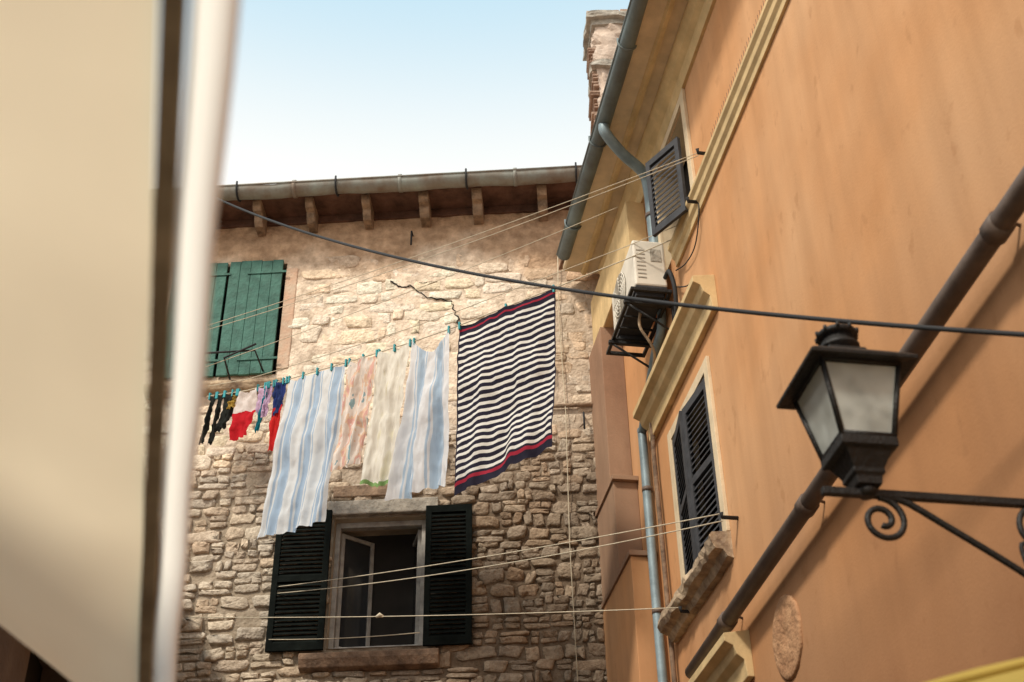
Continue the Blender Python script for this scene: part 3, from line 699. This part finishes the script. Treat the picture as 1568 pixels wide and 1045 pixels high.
# ================================================================== AWNING (foreground)
aw=empty("awning",(-.9,2.2,2.75))
K0=Vector((-.943,3.535,2.72)); ru=Vector((.2462,-.9692,0)).normalized()
hd=Vector((-.117,-.278,.07)).normalized(); left=Vector((-.9692,-.2462,0))
V=[];F=[];UV=[];n1=70;n2=24
for i in range(n1+1):
    a=5.2*i/n1
    for j in range(n2+1):
        b=j/n2
        e1=K0+ru*a+left*.085; e2=K0+hd*(a+.08)+Vector((-.55,-.12,.20))*(a/1.6)*.5
        p=e1.lerp(e2,b); p.z+=-.03*math.sin(PI*b)*min(1,a)+.006*math.sin(a*6+b*5)+.012*nz(a*2.2+b*1.5,b*2,4)
        V.append(p); UV.append((b,a))
for i in range(n1):
    for j in range(n2): k=i*(n2+1)+j; F.append([k,k+1,k+n2+2,k+n2+1])
mCanvas=cloth_mat("cream_canvas",'solid',((.96,.845,.63),),.66,0)
mkobj("canvas",V,F,mCanvas,aw,True,uvs=UV)
def AF(a,o,z): return K0+ru*a+left*o+Z*z
V=[];F=[];pr=[(0,-.022),(.004,-.006),(.014,.004),(.030,.007),(.044,.003),(.052,-.01)]
for i in range(61):
    a=-.02+5.2*i/60
    for (o,z_) in pr: V.append(AF(a,o+.002*math.sin(a*9),z_+.002*math.sin(a*7)))
for i in range(60):
    for k in range(5): F.append([i*6+k,i*6+k+1,i*6+7+k,i*6+6+k])
mkobj("edge_valance",V,F,cloth_mat("white_valance",'solid',((.97,.94,.87),),.75,0),aw,True,uvs=[(0,0)]*len(V))
Bx(AF).box(-.01,5.2,.056,.083,-.008,.014).make("edge_groove",M['groove'],aw,.003)
# second awning (yellow) at lower right
aw2=empty("yellow_awning",(1.6,3.6,2.9))
my=cloth_mat("yellow_canvas",'solid',((.70,.55,.16),),.5,0)
V=[];F=[]
pb=Vector((.96,3.11,2.735)); db=Vector((.27,-.04,.05))
for i in range(21):
    for j in range(9):
        V.append(pb+db*(-2+6.5*i/20)+Vector((.05,.85,.05))*(j/8)+Z*.004*math.sin(i))
for i in range(20):
    for j in range(8): k=i*9+j; F.append([k,k+1,k+10,k+9])
mkobj("canvas",V,F,my,aw2,True,uvs=[(0,0)]*len(V))
tube("front_bar",[V[0]-Z*.014,V[20*9]-Z*.014],.012,my,aw2)
# ================================================================== LEFT HOUSE
lh=empty("left_house",(-3,6,0))
def LH(a,o,z):
    p0=Vector((-3.75,12.3,0)); d=Vector((1.65,-14.3,0)).normalized(); nn=Vector((-d.y,d.x,0)); 
    return p0+d*a+nn*o+Z*z
HA=11.9  # house length shaped so its unseen end casts the shadow on the awning
panel(LH,0,HA,0,7.0,[(2.6,3.8,3.9,5.4)],0,.2,"facade",M['leftd'],lh)
Bx(LH).box(2.4,4.0,-.5,-.21,3.7,5.6).make("room",M['dark'],lh)
Bx(LH).box(0,HA,-4,-.55,0,7.1).make("bulk",M['leftd'],lh)
Bx(LH).prof(-.2,HA,[(-.2,7.0),(.35,7.0),(.35,7.1),(-3,8.0)]).make("roof",M['tile'],lh)
Bx(LH).prof(2.3,4.2,[(0,5.45),(.25,5.35),(.25,5.4),(0,5.6)]).make("window_canopy",M['wood'],lh)
Bx(LH).box(HA+.01,18,-4,0,0,3.4).make("unseen_low_wing",M['leftw'],lh)  # unseen wing, kept low so the sun reaches the near awning canvas
# ================================================================== GROUND
g=mkobj("ground",[(-150,-150,0),(150,-150,0),(150,150,0),(-150,150,0)],[[0,1,2,3]],M['paving'])
# ================================================================== LIGHT
sd=Vector((-.44,-.56,.76)).normalized()
el=math.asin(sd.z); az=math.atan2(sd.x,sd.y)
w=bpy.data.worlds.new("World"); scene.world=w; w.use_nodes=True; nt=w.node_tree; N=nt.nodes; L=nt.links
sk=N.new("ShaderNodeTexSky"); sk.sky_type='NISHITA'; sk.sun_disc=False; sk.sun_elevation=el; sk.sun_rotation=az
sk.air_density=1.0; sk.dust_density=5.0; sk.ozone_density=1.0
bg=N["Background"]; bg.inputs[1].default_value=.15
tc=N.new("ShaderNodeTexCoord"); sp=N.new("ShaderNodeSeparateXYZ"); L.new(tc.outputs["Generated"],sp.inputs[0])
mr_=N.new("ShaderNodeMapRange"); mr_.interpolation_type='SMOOTHSTEP'; mr_.inputs[1].default_value=.63; mr_.inputs[2].default_value=.80; L.new(sp.outputs[2],mr_.inputs[0])
hz=N.new("ShaderNodeMix"); hz.data_type='RGBA'; hz.clamp_result=False; L.new(mr_.outputs[0],hz.inputs[0]); hz.inputs[6].default_value=(8.4,8.1,7.5,1); hz.inputs[7].default_value=(4.0,5.9,6.9,1)
mx=N.new("ShaderNodeMix"); mx.data_type='RGBA'; mx.clamp_result=False; mx.inputs[0].default_value=.85; L.new(sk.outputs[0],mx.inputs[6]); L.new(hz.outputs[2],mx.inputs[7])
L.new(mx.outputs[2],bg.inputs[0])
sl=bpy.data.lights.new("sun",'SUN'); sl.energy=3.3; sl.angle=math.radians(7); sl.color=(1,.90,.75)
so=bpy.data.objects.new("sun",sl); scene.collection.objects.link(so); so.rotation_euler=sd.to_track_quat('Z','Y').to_euler(); so.location=(-10,-10,20)
scene.view_settings.view_transform='Standard'; scene.view_settings.look='None'; scene.view_settings.exposure=0
# ================================================================== CAMERA
cam=bpy.data.cameras.new("camera"); cam.sensor_width=36; cam.lens=36*2018/1568; cam.clip_end=1000; cam.clip_start=.05
co=bpy.data.objects.new("camera",cam); scene.collection.objects.link(co)
R=Matrix.Rotation(math.radians(125),4,'X') @ Matrix.Rotation(math.radians(-1.06),4,'Z')
co.matrix_world=Matrix.Translation((0,0,1.6)) @ R
cam.dof.use_dof=True; cam.dof.focus_distance=12.8; cam.dof.aperture_fstop=2.6
scene.camera=co
